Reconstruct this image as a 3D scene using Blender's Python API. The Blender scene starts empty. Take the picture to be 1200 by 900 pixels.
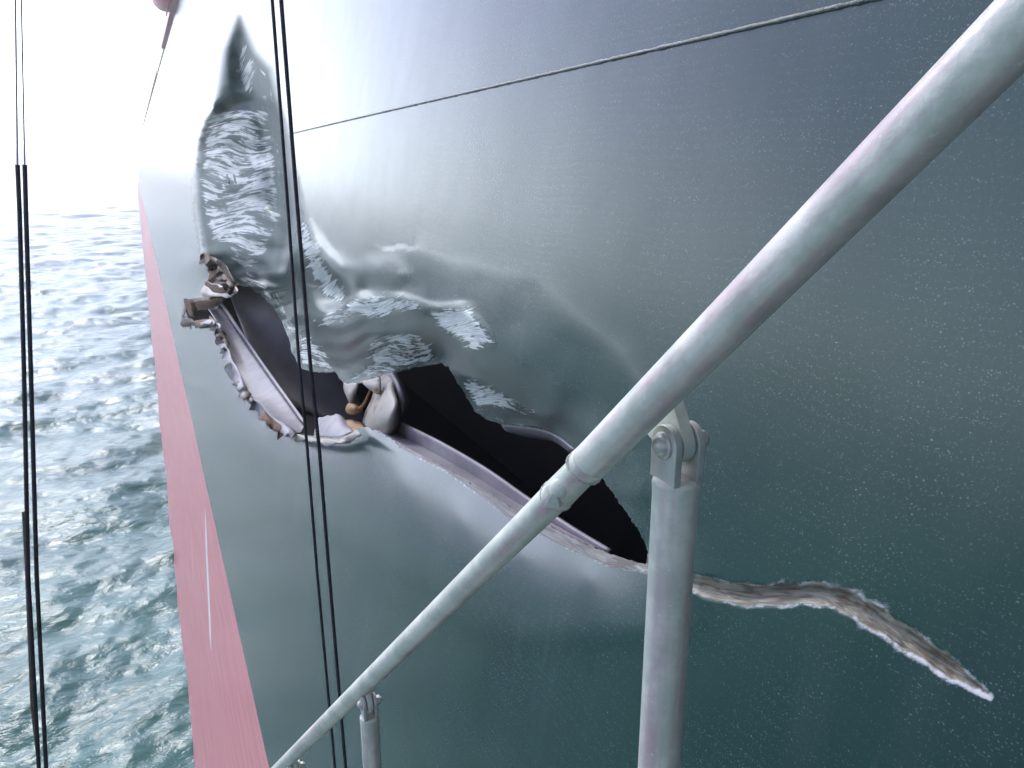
import bpy, bmesh, math, random
import numpy as np
from mathutils import Vector, Matrix
from mathutils.geometry import delaunay_2d_cdt

C = bpy.context.scene.collection
sc = bpy.context.scene
random.seed(7); rng = np.random.default_rng(7)

# ------------------------------------------------------------------ camera, sky, sun, exposure
HAZE = .0025
EYE = 8.0                                            # metres of the lens above the water
F = 933.0                                            # focal length in photograph pixels (1200 wide)
PITCH = math.atan(262 / F)
YAW = math.radians(24.567)
cam_d = bpy.data.cameras.new('camera'); cam = bpy.data.objects.new('camera', cam_d); C.objects.link(cam)
cam_d.sensor_width = 36; cam_d.lens = 36 * F / 1200; cam_d.clip_start = 0.02; cam_d.clip_end = 12000
cam.location = (0, 0, EYE); cam.rotation_euler = (math.pi/2 - PITCH, 0, -YAW)
sc.camera = cam
EL, AZ = math.radians(40), math.radians(-16)         # veiled sun ahead of the lens, over the sea
w = bpy.data.worlds.new('World'); sc.world = w; w.use_nodes = True
nt = w.node_tree; bg = nt.nodes['Background']
sky = nt.nodes.new('ShaderNodeTexSky'); sky.sky_type = 'NISHITA'; sky.sun_disc = False
sky.sun_elevation = EL; sky.sun_rotation = AZ; sky.altitude = 0; sky.air_density = 1.0; sky.dust_density = 2.0; sky.ozone_density = 1.0
hs = nt.nodes.new('ShaderNodeHueSaturation'); hs.inputs['Saturation'].default_value = 0.3
nt.links.new(sky.outputs[0], hs.inputs['Color'])
# a bright, even cloud veil over the clear sky: whiter low down, bluer overhead
wtc = nt.nodes.new('ShaderNodeTexCoord'); wsep = nt.nodes.new('ShaderNodeSeparateXYZ'); nt.links.new(wtc.outputs['Generated'], wsep.inputs[0])
wr = nt.nodes.new('ShaderNodeValToRGB'); nt.links.new(wsep.outputs['Z'], wr.inputs[0])
wr.color_ramp.elements[0].position = .03; wr.color_ramp.elements[0].color = (1.75, 1.92, 2.1, 1)
e2_ = wr.color_ramp.elements.new(.13); e2_.color = (.88, .98, 1.16, 1)
wr.color_ramp.elements[1].position = .75; wr.color_ramp.elements[1].color = (.36, .40, .70, 1)
e_ = wr.color_ramp.elements.new(.35); e_.color = (.60, .67, 1.10, 1)
wm = nt.nodes.new('ShaderNodeVectorMath'); wm.operation = 'SCALE'; wm.inputs['Scale'].default_value = 13.0
# the veil is brightest on the sun's side, as thin cloud is
wd = nt.nodes.new('ShaderNodeVectorMath'); wd.operation = 'DOT_PRODUCT'; nt.links.new(wtc.outputs['Generated'], wd.inputs[0])
wd.inputs[1].default_value = (math.sin(AZ)*.94, math.cos(AZ)*.94, .34)
w1 = nt.nodes.new('ShaderNodeMapRange'); nt.links.new(wd.outputs['Value'], w1.inputs[0]); w1.inputs[1].default_value = -1; w1.inputs[2].default_value = 1
w2 = nt.nodes.new('ShaderNodeMath'); w2.operation = 'POWER'; nt.links.new(w1.outputs[0], w2.inputs[0]); w2.inputs[1].default_value = 3.6
w3 = nt.nodes.new('ShaderNodeMath'); w3.operation = 'MULTIPLY_ADD'; nt.links.new(w2.outputs[0], w3.inputs[0]); w3.inputs[1].default_value = 7.2; w3.inputs[2].default_value = 1.4
nt.links.new(w3.outputs[0], wm.inputs['Scale'])
nt.links.new(wr.outputs[0], wm.inputs[0])
wx = nt.nodes.new('ShaderNodeMix'); wx.data_type = 'RGBA'; wx.inputs[0].default_value = .92
nt.links.new(hs.outputs[0], wx.inputs[6]); nt.links.new(wm.outputs[0], wx.inputs[7]); nt.links.new(wx.outputs[2], bg.inputs['Color'])
bg.inputs['Strength'].default_value = 0.12
sun_d = bpy.data.lights.new('sun', 'SUN'); sun = bpy.data.objects.new('sun', sun_d); C.objects.link(sun)
sun_d.energy = 0.8; sun_d.angle = math.radians(18); sun_d.color = (1, .98, .95)
sv = Vector((math.sin(AZ)*math.cos(EL), math.cos(AZ)*math.cos(EL), math.sin(EL)))
sun.rotation_euler = sv.to_track_quat('Z', 'Y').to_euler()
sc.view_settings.view_transform = 'Standard'; sc.view_settings.look = 'None'
sc.view_settings.exposure = 1.6; sc.view_settings.gamma = 1.0

# ------------------------------------------------------------------ surveying helpers
_R = np.array([math.cos(YAW), -math.sin(YAW), 0.])
_H = np.array([math.sin(YAW), math.cos(YAW), 0.])
_D = _H*math.cos(PITCH) + np.array([0, 0, -math.sin(PITCH)])
_U = _H*math.sin(PITCH) + np.array([0, 0, math.cos(PITCH)])
SIDE, LEAN = 1.3, (1.3 + .18039)/EYE                 # hull side: x = SIDE + LEAN * height above the lens
O = np.array([0, 0, EYE])
def rays(px, py):
    px = np.asarray(px, float)[..., None]; py = np.asarray(py, float)[..., None]
    return _R*(px - 600)/F + _U*(450 - py)/F + _D
def at(px, py, k):                                   # point at distance k in front of the lens
    return Vector((O + rays(px, py)*k).tolist())
def on_side(px, py, inward=0.0):                     # where a sight line meets the hull side, `inward` metres inside it
    r = rays(px, py); inward = np.asarray(inward, float)
    k = (SIDE + inward)/(r[..., 0] - LEAN*r[..., 2])
    return O + r*k[..., None]
def seen(P):
    Q = np.asarray(P) - O; d = Q @ _D
    d = np.where(np.abs(d) < 1e-3, 1e-3, d)
    return 600 + F*(Q @ _R)/d, 450 - F*(Q @ _U)/d, d
def side(Y, z, inward=0):                            # z relative to the lens
    return np.stack([SIDE + LEAN*np.asarray(z) + inward, np.asarray(Y) + 0*np.asarray(z), np.asarray(z) + EYE], -1)

# ------------------------------------------------------------------ object helpers
def tag(o, label=None, cat=None, group=None, kind=None):
    for k, v in (('label', label), ('category', cat), ('group', group), ('kind', kind)):
        if v: o[k] = v
    return o
def empty(name, loc=(0, 0, 0)):
    o = bpy.data.objects.new(name, None); o.location = loc; C.objects.link(o); return o
def link(name, me, mat, parent=None, smooth=True):
    th = me.get('thick', 0)
    o = bpy.data.objects.new(name, me); C.objects.link(o)
    if mat: me.materials.append(mat)
    if smooth: me.polygons.foreach_set('use_smooth', [True]*len(me.polygons))
    if parent is not None:
        o.parent = parent
        M = Matrix.Translation(parent.location)
        if parent.parent is not None: M = Matrix.Translation(parent.parent.location) @ M
        me.transform(M.inverted())
    if th:
        md = o.modifiers.new('plate', 'SOLIDIFY'); md.thickness = th; md.offset = 0
    return o
def mesh(vs, fs):
    me = bpy.data.meshes.new('m'); me.from_pydata([tuple(map(float, v)) for v in vs], [], [tuple(map(int, f)) for f in fs]); me.update(); return me
def frame_of(t):
    t = t.normalized(); a = Vector((0, 0, 1)) if abs(t.z) < .9 else Vector((1, 0, 0))
    u = t.cross(a).normalized(); return u, t.cross(u).normalized()
def tube(pts, rad, n=24, caps=True):
    pts = [Vector(p) for p in pts]
    if not hasattr(rad, '__len__'): rad = [rad]*len(pts)
    vs, fs = [], []
    u, v = frame_of(pts[-1] - pts[0])
    for p, r in zip(pts, rad):
        for j in range(n):
            a = 2*math.pi*j/n; vs.append(p + (u*math.cos(a) + v*math.sin(a))*r)
    for i in range(len(pts) - 1):
        for j in range(n):
            fs.append((i*n + j, i*n + (j+1) % n, (i+1)*n + (j+1) % n, (i+1)*n + j))
    if caps: fs += [tuple(range(n))[::-1], tuple(range((len(pts)-1)*n, len(pts)*n))]
    me = mesh(vs, fs); seg = [0]
    for a_, b_ in zip(pts, pts[1:]): seg.append(seg[-1] + (b_ - a_).length)
    at_ = me.attributes.new('run', 'FLOAT_VECTOR', 'POINT')
    for i in range(len(pts)):
        for j in range(n): at_.data[i*n+j].vector = (math.cos(2*math.pi*j/n), math.sin(2*math.pi*j/n), seg[i])
    return me
def rope_mesh(pts, r, lobes=6, pitch=None, step=None):
    pts = [Vector(p) for p in pts]; L = sum((b - a).length for a, b in zip(pts, pts[1:]))
    pitch = pitch or r*11; step = step or pitch/9
    m = int(L/step) + 2; n = lobes*4
    seg = np.array([0] + [(b - a).length for a, b in zip(pts, pts[1:])]).cumsum()
    T = np.linspace(0, L, m)
    P = np.stack([np.interp(T, seg, [p[i] for p in pts]) for i in range(3)], 1)
    u, v = frame_of(pts[-1] - pts[0]); u = np.array(u); v = np.array(v)
    j = np.arange(n); base = 2*np.pi*j/n
    rr = r*(.86 + .14*np.abs(np.cos(base*lobes/2)))
    ang = base[None] + 2*np.pi*T[:, None]/pitch
    V = P[:, None] + rr[None, :, None]*(np.cos(ang)[..., None]*u + np.sin(ang)[..., None]*v)
    i = np.arange(m - 1)[:, None]*n
    f = np.stack([i + j, i + (j+1) % n, i + n + (j+1) % n, i + n + j], -1).reshape(-1, 4)
    return mesh(V.reshape(-1, 3), f)
def spline(pts, n):
    P = np.asarray(pts, float); m = len(P)
    if m == 2: return P[0] + (P[1]-P[0])*np.linspace(0, 1, n)[:, None]
    E = np.vstack([2*P[0]-P[1], P, 2*P[-1]-P[-2]]); out = []
    for t in np.linspace(0, m - 1 - 1e-9, n):
        i = int(t); f = t - i; a, b, c, d = E[i], E[i+1], E[i+2], E[i+3]
        out.append(.5*((2*b) + (c-a)*f + (2*a-5*b+4*c-d)*f*f + (3*b-a-3*c+d)*f**3))
    return np.array(out)
def loft(rows, nu=14, nv=10, thick=.012, rag=0.0):    # rows of surveyed (px, py, inward) points, lofted to a plate with thickness
    A = np.array([spline(r, nu) for r in rows]); B = np.stack([spline(A[:, i], nv) for i in range(nu)], 1)
    if rag:
        B[-1, :, :2] += rng.normal(0, rag, (nu, 2)); B[0, :, :2] += rng.normal(0, rag, (nu, 2))
    V = on_side(B[..., 0], B[..., 1], B[..., 2]).reshape(-1, 3)
    fs = [(j*nu+i, j*nu+i+1, (j+1)*nu+i+1, (j+1)*nu+i) for j in range(nv-1) for i in range(nu-1)]
    me = mesh(V, fs); bm = bmesh.new(); bm.from_mesh(me)
    bmesh.ops.recalc_face_normals(bm, faces=bm.faces)
    bm.to_mesh(me); bm.free(); me['thick'] = thick; return me
def prism(poly, axis_u, axis_v, axis_w, org, w0, w1, bevel=.0008):
    bm = bmesh.new(); u, v, ww, o = (Vector(a) for a in (axis_u, axis_v, axis_w, org))
    a = [bm.verts.new(o + u*p[0] + v*p[1] + ww*w0) for p in poly]; b = [bm.verts.new(o + u*p[0] + v*p[1] + ww*w1) for p in poly]
    n = len(poly); bm.faces.new(a[::-1]); bm.faces.new(b)
    for i in range(n): bm.faces.new((a[i], a[(i+1) % n], b[(i+1) % n], b[i]))
    bmesh.ops.recalc_face_normals(bm, faces=bm.faces)
    es = [e for e in bm.edges if e.calc_face_angle(0) > .9]
    if bevel: bmesh.ops.bevel(bm, geom=es, offset=bevel, segments=2, affect='EDGES', profile=.6)
    me = bpy.data.meshes.new('m'); bm.to_mesh(me); bm.free(); return me

# ------------------------------------------------------------------ materials
class NT:
    def __init__(s, name):
        s.m = bpy.data.materials.new(name); s.m.use_nodes = True; s.t = s.m.node_tree; s.b = s.t.nodes['Principled BSDF']
    def n(s, typ, **kw):
        o = s.t.nodes.new(typ)
        for k, v in kw.items():
            if k.startswith('i_'): o.inputs[k[2:].replace('_', ' ')].default_value = v
            else: setattr(o, k, v)
        return o
    def l(s, a, b): s.t.links.new(a, b)
    def coord(s, kind='Object'): return s.n('ShaderNodeTexCoord').outputs[kind]
    def scale(s, v, sc_):
        o = s.n('ShaderNodeVectorMath', operation='MULTIPLY'); s.l(v, o.inputs[0]); o.inputs[1].default_value = sc_; return o.outputs[0]
    def noise(s, v, scale, detail=4, rough=.55, dist=0):
        o = s.n('ShaderNodeTexNoise'); s.l(v, o.inputs['Vector'])
        o.inputs['Scale'].default_value = scale; o.inputs['Detail'].default_value = detail
        o.inputs['Roughness'].default_value = rough; o.inputs['Distortion'].default_value = dist; return o.outputs['Fac']
    def ramp(s, f, lo, hi, a=0., b=1.):
        o = s.n('ShaderNodeMapRange', interpolation_type='SMOOTHSTEP'); s.l(f, o.inputs[0])
        for i, q in zip((1, 2, 3, 4), (lo, hi, a, b)): o.inputs[i].default_value = q
        return o.outputs[0]
    def math(s, op, a, b=None):
        o = s.n('ShaderNodeMath', operation=op)
        for i, q in enumerate((a, b)):
            if q is None: continue
            if isinstance(q, (int, float)): o.inputs[i].default_value = q
            else: s.l(q, o.inputs[i])
        return o.outputs[0]
    def mix(s, f, a, b):
        o = s.n('ShaderNodeMix', data_type='RGBA')
        for i, q in ((0, f), (6, a), (7, b)):
            if isinstance(q, (int, float)): o.inputs[i].default_value = q
            elif isinstance(q, tuple): o.inputs[i].default_value = (*q, 1)
            else: s.l(q, o.inputs[i])
        return o.outputs[2]
    def attr(s, name): return s.n('ShaderNodeAttribute', attribute_name=name).outputs['Fac']
    def bump(s, h, strength, dist, nrm=None):
        o = s.n('ShaderNodeBump'); o.inputs['Strength'].default_value = strength; o.inputs['Distance'].default_value = dist
        s.l(h, o.inputs['Height'])
        if nrm: s.l(nrm, o.inputs['Normal'])
        return o.outputs[0]
    def set(s, **kw):
        for k, v in kw.items():
            k = k.replace('_', ' ')
            if isinstance(v, (int, float)): s.b.inputs[k].default_value = v
            elif isinstance(v, tuple): s.b.inputs[k].default_value = (*v, 1) if len(v) == 3 else v
            else: s.l(v, s.b.inputs[k])
        return s.m

def shell_material():
    s = NT('dark green hull paint'); P = s.coord()
    UV = s.n('ShaderNodeAttribute', attribute_name='lay').outputs['Vector']
    FL = s.n('ShaderNodeAttribute', attribute_name='flow').outputs['Vector']
    big = s.noise(P, .9, 4)
    streak = s.noise(s.scale(P, (1, 7, .4)), 1.0, 4)
    base = s.mix(s.ramp(big, .3, .7), (.011, .038, .036), (.017, .052, .047))
    base = s.mix(s.math('MULTIPLY', s.ramp(streak, .5, .8), .06), base, (.14, .18, .18))
    # fine slanting scratches
    rot = s.n('ShaderNodeMapping'); rot.inputs['Rotation'].default_value = (0, 0, math.radians(-32)); rot.inputs['Scale'].default_value = (52, 1.6, 1); s.l(UV, rot.inputs['Vector'])
    scr = s.noise(rot.outputs[0], 1.0, 3, .5, .5)
    uvs = s.n('ShaderNodeSeparateXYZ'); s.l(UV, uvs.inputs[0])
    pm = s.math('MULTIPLY', s.ramp(s.noise(UV, 5, 2), .45, .65), s.ramp(uvs.outputs[1], -.62, -.42, 1, 0))
    base = s.mix(s.math('MULTIPLY', s.math('MULTIPLY', s.ramp(scr, .60, .72), pm), .16), base, (.26, .31, .31))
    green = s.ramp(s.noise(P, 1.5, 3), .42, .66)
    base = s.mix(s.math('MULTIPLY', green, .45), base, (.014, .052, .038))
    # dried salt spatter on the plating beside the ladder
    jit = s.n('ShaderNodeTexNoise'); s.l(P, jit.inputs['Vector']); jit.inputs['Scale'].default_value = 160
    ja = s.n('ShaderNodeVectorMath', operation='MULTIPLY_ADD'); s.l(jit.outputs['Color'], ja.inputs[0]); ja.inputs[1].default_value = (.003, .003, .003); s.l(P, ja.inputs[2])
    spk = None
    for sc_, lo, hi, keep, amt in ((82, .07, .19, .5, .9), (150, .09, .27, .3, .75), (250, .12, .38, .3, .5)):
        v = s.n('ShaderNodeTexVoronoi', feature='F1'); s.l(s.scale(ja.outputs[0], (1, .72, 1)), v.inputs['Vector']); v.inputs['Scale'].default_value = sc_
        sp = s.n('ShaderNodeSeparateColor'); s.l(v.outputs['Color'], sp.inputs[0])
        q = s.math('MULTIPLY', s.ramp(v.outputs['Distance'], lo, hi, 1, 0), s.ramp(sp.outputs[0], keep, 1, 0, amt))
        spk = q if spk is None else s.math('MAXIMUM', spk, q)
    xyz = s.n('ShaderNodeSeparateXYZ'); s.l(P, xyz.inputs[0])
    near = s.ramp(xyz.outputs[1], .7, 6.0, 1, 0)
    patch = s.ramp(s.noise(P, 4, 3), .3, .65, .3, 1)
    base = s.mix(s.math('MULTIPLY', s.math('MULTIPLY', spk, s.math('MULTIPLY', near, patch)), .55), base, (.34, .38, .40))
    # scraped to bright metal: streaks that follow the direction of the scraping
    wv = s.noise(s.scale(FL, (4.2, 24, 1)), 1.0, 4, .6, .9)
    fine = s.noise(s.scale(FL, (8, 85, 1)), 1.0, 3, .6, .5)
    blot = s.noise(FL, 9, 4, .6, .5)
    mixn = s.math('ADD', s.math('ADD', s.math('MULTIPLY', wv, .55), s.math('MULTIPLY', fine, .25)), s.math('MULTIPLY', blot, .25))
    sa = s.attr('scrape')
    thr = s.math('SUBTRACT', s.math('ADD', mixn, s.math('MULTIPLY', sa, .34)), .78)
    half = s.math('MULTIPLY', s.ramp(thr, -.07, .02), s.ramp(sa, .05, .3))
    sm = s.math('MULTIPLY', s.ramp(thr, -.005, .06), s.ramp(sa, .05, .3))
    base = s.mix(s.math('MULTIPLY', half, .42), base, (.085, .125, .13))
    base = s.mix(sm, base, s.mix(s.ramp(fine, .35, .65), (.38, .43, .435), (.76, .79, .79)))
    # torn edge and gouge: bare, rusting steel
    ba = s.attr('bare')
    along = s.noise(s.scale(FL, (2.6, 7.5, 1)), 1.0, 6, .68, .9)
    bm_ = s.ramp(s.math('ADD', ba, s.math('MULTIPLY', s.math('SUBTRACT', along, .5), .7)), .3, .55)
    steel = s.mix(s.ramp(along, .38, .62), (.085, .088, .070), (.27, .26, .215))
    steel = s.mix(s.math('MULTIPLY', s.ramp(s.noise(s.scale(FL, (2.4, 6, 1)), 1.7, 4), .50, .66), .8), steel, (.12, .062, .035))
    base = s.mix(bm_, base, steel)
    ch = s.attr('chip')
    cn = s.math('ADD', s.math('MULTIPLY', s.noise(UV, 60, 5, .75), .75), s.math('MULTIPLY', s.noise(UV, 11, 3), .45))
    cm = s.ramp(s.math('ADD', s.math('MULTIPLY', ch, .62), cn), .93, 1.22)
    base = s.mix(cm, base, s.mix(s.noise(UV, 120, 3), (.30, .32, .34), (.62, .64, .67)))
    ru = s.attr('rust'); rm = s.ramp(s.math('ADD', ru, s.math('MULTIPLY', s.math('SUBTRACT', s.noise(UV, 22, 4), .5), 1.2)), .45, .7)
    base = s.mix(rm, base, (.13, .06, .025))
    pr = s.attr('chalk_sheen')  # paler paint: painted sky sheen below the hole, rubbed and glare-paled in the dent
    base = s.mix(s.math('MULTIPLY', pr, s.ramp(s.noise(UV, 9, 4), .25, .7, .4, .9)), base, s.mix(s.attr('lobe'), (.095, .10, .145), (.065, .108, .108)))
    rough = s.math('ADD', s.math('ADD', .25, s.math('MULTIPLY', s.math('MULTIPLY', s.attr('lobe'), .3), s.math('SUBTRACT', 1, s.math('MULTIPLY', sm, .8)))), s.math('MULTIPLY', s.math('MAXIMUM', s.math('MAXIMUM', bm_, rm), s.math('MULTIPLY', sm, .5)), .3))
    h = s.math('ADD', s.math('MULTIPLY', mixn, s.ramp(sa, .05, .5)), s.math('MULTIPLY', s.math('MULTIPLY', along, bm_), .45))
    n1 = s.bump(s.noise(P, 150, 3), .06, .004)
    n1 = s.bump(s.noise(P, 1.6, 2), .10, .05, n1)
    for nd in s.t.nodes:
        if nd.type == 'BUMP': s.l(s.math('MULTIPLY', s.ramp(xyz.outputs[1], 2.5, 6.5, 1, 0), nd.inputs['Strength'].default_value), nd.inputs['Strength'])
    n2 = s.bump(h, .35, .010, n1); s.l(s.math('MULTIPLY', s.ramp(xyz.outputs[1], 4, 8, 1, 0), .35), n2.node.inputs['Strength'])
    return s.set(Base_Color=base, Roughness=rough, Normal=n2, Metallic=s.math('MULTIPLY', sm, .2), IOR=1.45, Specular_IOR_Level=s.math('SUBTRACT', .5, s.math('MULTIPLY', s.math('MULTIPLY', s.attr('lobe'), .40), s.math('SUBTRACT', 1, sm))))

def simple(name, c1, c2, scale=6, rough=.45, metallic=0, bump=.15, bdist=.004, rust=0, rustscale=7, rustcol=(.25, .1, .03), stretch=(1, 1, 1), det=5):
    s = NT(name); P = s.scale(s.coord(), stretch)
    nz = s.noise(P, scale, det)
    col = s.mix(s.ramp(nz, .32, .68), c1, c2)
    if rust:
        col = s.mix(s.ramp(s.noise(P, rustscale, 6, .65), .72 - rust*.4, .8 - rust*.4), col, rustcol)
    return s.set(Base_Color=col, Roughness=rough, Metallic=metallic, Normal=s.bump(s.noise(P, scale*6, 4), bump, bdist))
def tube_material():
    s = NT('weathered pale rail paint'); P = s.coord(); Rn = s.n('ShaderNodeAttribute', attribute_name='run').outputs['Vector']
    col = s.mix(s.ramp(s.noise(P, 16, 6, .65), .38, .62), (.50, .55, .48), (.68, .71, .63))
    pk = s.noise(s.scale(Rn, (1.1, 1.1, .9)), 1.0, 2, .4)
    col = s.mix(s.math('MULTIPLY', s.math('MULTIPLY', s.ramp(pk, .48, .66), s.ramp(s.noise(P, 18, 4), .3, .6, .25, 1)), .5), col, (.42, .20, .28))  # pinkish reflection along the tubes, painted in as lengthwise stripes
    col = s.mix(s.math('MULTIPLY', s.ramp(s.noise(s.scale(Rn, (3, 3, 6)), 2.0, 4), .55, .7), .5), col, (.56, .57, .53))
    col = s.mix(s.ramp(s.noise(P, 120, 3), .66, .72), col, (.62, .62, .6))
    col = s.mix(s.math('MULTIPLY', s.ramp(s.noise(P, 21, 5, .7), .70, .76), .8), col, (.14, .085, .055))
    return s.set(Base_Color=col, Roughness=.38, Normal=s.bump(s.noise(P, 70, 5), .3, .003))

M_shell = shell_material()
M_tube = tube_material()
M_bracket = simple('galvanised bracket', (.44, .47, .43), (.58, .59, .56), 40, .38, .35, .2, .002, .12, 40, (.3, .22, .17))
M_boot = simple('faded red bottom paint', (.56, .21, .225), (.64, .275, .285), 3, .42, 0, .15, .01, stretch=(1, .25, 6))
M_primer = simple('grey tank primer', (.20, .19, .22), (.28, .265, .30), 5, .5, 0, .2, .006, .14, 4, (.22, .13, .09))
M_frame = simple('rust stained primer', (.24, .225, .205), (.33, .31, .28), 6, .5, 0, .3, .006, .5, 6, (.19, .09, .03))
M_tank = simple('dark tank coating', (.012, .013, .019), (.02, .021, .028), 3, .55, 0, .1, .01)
M_bulk = simple('tank bulkhead primer', (.28, .285, .32), (.35, .355, .385), 2, .55, 0, .1, .01)
M_rust = simple('rusted torn steel', (.022, .012, .008), (.19, .085, .032), 26, .75, .1, .6, .01, .2, 30, (.03, .022, .02))
M_brown = simple('dark scorched steel', (.05, .04, .035), (.14, .10, .075), 24, .6, .3, .6, .008)
M_orange = simple('orange rust', (.20, .095, .03), (.34, .19, .07), 30, .7, 0, .4, .004)
M_weld = simple('painted weld bead', (.035, .055, .05), (.07, .09, .085), 30, .4, 0, .6, .006)
M_white = simple('white mark paint', (.70, .71, .72), (.8, .8, .8), 8, .4)
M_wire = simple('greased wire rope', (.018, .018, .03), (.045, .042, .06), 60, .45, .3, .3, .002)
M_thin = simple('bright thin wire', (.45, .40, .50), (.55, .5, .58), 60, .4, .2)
M_hemp = simple('tan rope fibre', (.16, .13, .09), (.24, .2, .14), 60, .8)
M_red = simple('red paint', (.75, .03, .07), (.8, .05, .10), 3, .4)
M_pink = simple('red bulwark paint', (.78, .06, .13), (.8, .10, .17), 2, .45)
M_yellow = simple('yellow paint', (.75, .42, .08), (.8, .5, .12), 3, .45)
M_pale = simple('cream paint', (.75, .66, .5), (.8, .72, .56), 3, .45)

# ------------------------------------------------------------------ the sea
def build_sea():
    azs = np.radians(np.concatenate([np.linspace(-180, -31, 60), np.linspace(-30, 6, 560), np.linspace(9, 180, 50)]))
    rs = np.concatenate([np.geomspace(3, 7, 24)[:-1], np.geomspace(7, 160, 760), np.geomspace(165, 9000, 90)])
    A, Rr = np.meshgrid(azs, rs); X = np.sin(A)*Rr; Y = np.cos(A)*Rr
    Z = np.zeros_like(X); g = np.random.default_rng(3)
    cell = np.maximum(np.gradient(rs)[:, None], 0)
    for i in range(150):
        L = 10**g.uniform(math.log10(.35), math.log10(14)); k = 2*math.pi/L
        th = math.radians(100 + g.normal(0, 32 + (14 if L < 1.5 else 0)))
        amp = (.0065 if L < 1.0 else .0105)*L**.78*g.uniform(.4, 1.2)*(1.0 if L < 5 else .8)
        ph = (X*math.cos(th + math.pi) + Y*math.sin(th + math.pi))*k + g.uniform(0, 6.28)
        fade = np.clip(1.6 - 4*cell/L, 0, 1)
        c = np.sin(ph); Z += amp*fade*(c + .35*np.cos(2*ph))/1.2
    Z *= .56
    n = len(azs); m = len(rs)
    V = np.stack([X, Y, Z], -1).reshape(-1, 3)
    i = np.arange(m-1)[:, None]*n + np.arange(n-1)[None]
    f = np.stack([i, i+1, i+n+1, i+n], -1).reshape(-1, 4)
    me = bpy.data.meshes.new('sea')
    me.vertices.add(len(V)); me.vertices.foreach_set('co', V.ravel())
    me.loops.add(f.size); me.loops.foreach_set('vertex_index', f[:, ::-1].ravel().astype(np.int32))
    me.polygons.add(len(f)); me.polygons.foreach_set('loop_start', np.arange(0, f.size, 4, dtype=np.int32))
    me.update(calc_edges=True); me.validate()
    s = NT('teal sea water'); P = s.coord()
    n1 = s.noise(s.scale(P, (1, 1.7, 1)), 3.2, 5, .6, .4)
    col = s.mix(s.ramp(s.noise(P, .25, 3), .35, .65), (.036, .125, .118), (.055, .170, .158))
    mt = s.set(Base_Color=col, Roughness=.13, IOR=1.333, Normal=s.bump(n1, .4, .10))
    return tag(link('sea', me, mt), kind='structure')
build_sea()

# ------------------------------------------------------------------ the ship: damage survey in (px, py, inward)
HOLE = [(216,366),(224,356),(240,352),(256,346),(264,341),(276,334),(291,336),(305,345),(318,357),(330,375),(338,395),(346,420),(352,432),(372,437),(393,436),
        (398,444),(404,450),(425,448),(450,440),(480,433),(505,427),(516,426),(524,431),(534,446),(546,466),(556,482),(566,490),(580,496),(600,498),(625,500),
        (645,506),(660,515),(676,528),(700,555),(725,590),(742,615),(755,637),(758,650),(755,662),(735,657),(715,650),(690,640),(660,626),(630,612),(603,600),
        (575,580),(550,566),(520,548),(490,533),(465,520),(440,505),(428,500),(418,502),(408,511),(385,513),(360,510),(345,508),(335,500),(322,494),(312,484),
        (300,470),(288,463),(285,452),(276,435),(270,420),(264,405),(262,390),(256,381),(248,374),(236,376),(222,379),(213,376)]
CTRL = [  # the upper dent (a spire that opens into a lobe)
 (285,18,.0),(255,30,0),(310,30,0),(262,60,0),(287,60,.10),(305,60,0),(254,90,0),(272,90,.22),(290,95,.34),(304,95,.20),(322,90,0),(252,118,0),(268,118,.30),(284,121,.46),(300,118,.36),(316,118,.22),(335,118,0),
 (248,138,.02),(236,165,0),(230,200,0),(230,250,0),(236,300,0),(222,200,0),(220,260,0),(224,320,0),(210,340,0),(222,150,0),(235,120,0),
 (258,150,.30),(285,150,.52),(308,150,.62),(324,150,.45),(345,150,0),(248,200,.26),(275,200,.44),(305,200,.66),(326,200,.55),(350,200,.02),
 (246,260,.26),(275,255,.46),(305,260,.66),(330,260,.56),(352,255,.10),(372,258,0),(250,305,.20),(280,310,.42),(310,310,.58),(340,315,.50),(365,305,.24),(385,300,0),
 (262,341,.22),(291,336,.42),(318,357,.52),(338,395,.52),(352,432,.50),(372,437,.46),(393,436,.40),(345,350,.50),(365,380,.44),(378,410,.42),
 (375,340,.36),(400,350,.22),(408,338,.06),(395,318,.02),(410,300,0),(440,320,0),(470,325,0),
 # the flap
 (370,376,.30),(385,366,.16),(405,355,.10),(440,348,.05),(470,350,.04),(495,358,.03),(430,335,.05),(470,338,.04),(510,352,.03),(535,362,.01),(565,375,0),(575,402,.01),(545,410,.05),
 (404,450,.36),(400,400,.23),(440,400,.17),(480,400,.17),(505,395,.13),(430,440,.34),(470,432,.33),(510,425,.30),(525,410,.13),
 # right upper edge, rolled in
 (524,431,.18),(546,466,.22),(566,490,.24),(600,498,.24),(645,506,.19),(676,528,.11),(725,590,.08),(755,637,.06),(560,440,.07),(600,460,.075),(640,490,.085),(600,430,.02),(650,460,.025),(690,510,.035),(740,580,.02),(600,380,0),(660,410,0),(720,480,0),(780,580,0),
 # lower edge, rolled in
 (758,662,.06),(735,657,.07),(690,640,.11),(630,612,.15),(575,580,.17),(520,548,.17),(465,520,.15),(428,500,.12),(408,511,.10),(360,510,.08),(322,494,.06),(288,463,.04),(270,420,.03),(256,381,.03),(213,376,.0),
 (690,680,.025),(610,650,.05),(540,610,.06),(470,570,.05),(420,545,.035),(360,545,.02),(700,720,0),(620,730,0),(540,700,0),(460,650,0),(400,610,0),(340,570,0),(300,520,0),(270,480,0),(240,430,0),(225,400,0),(790,670,0),(800,720,0)]
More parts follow.
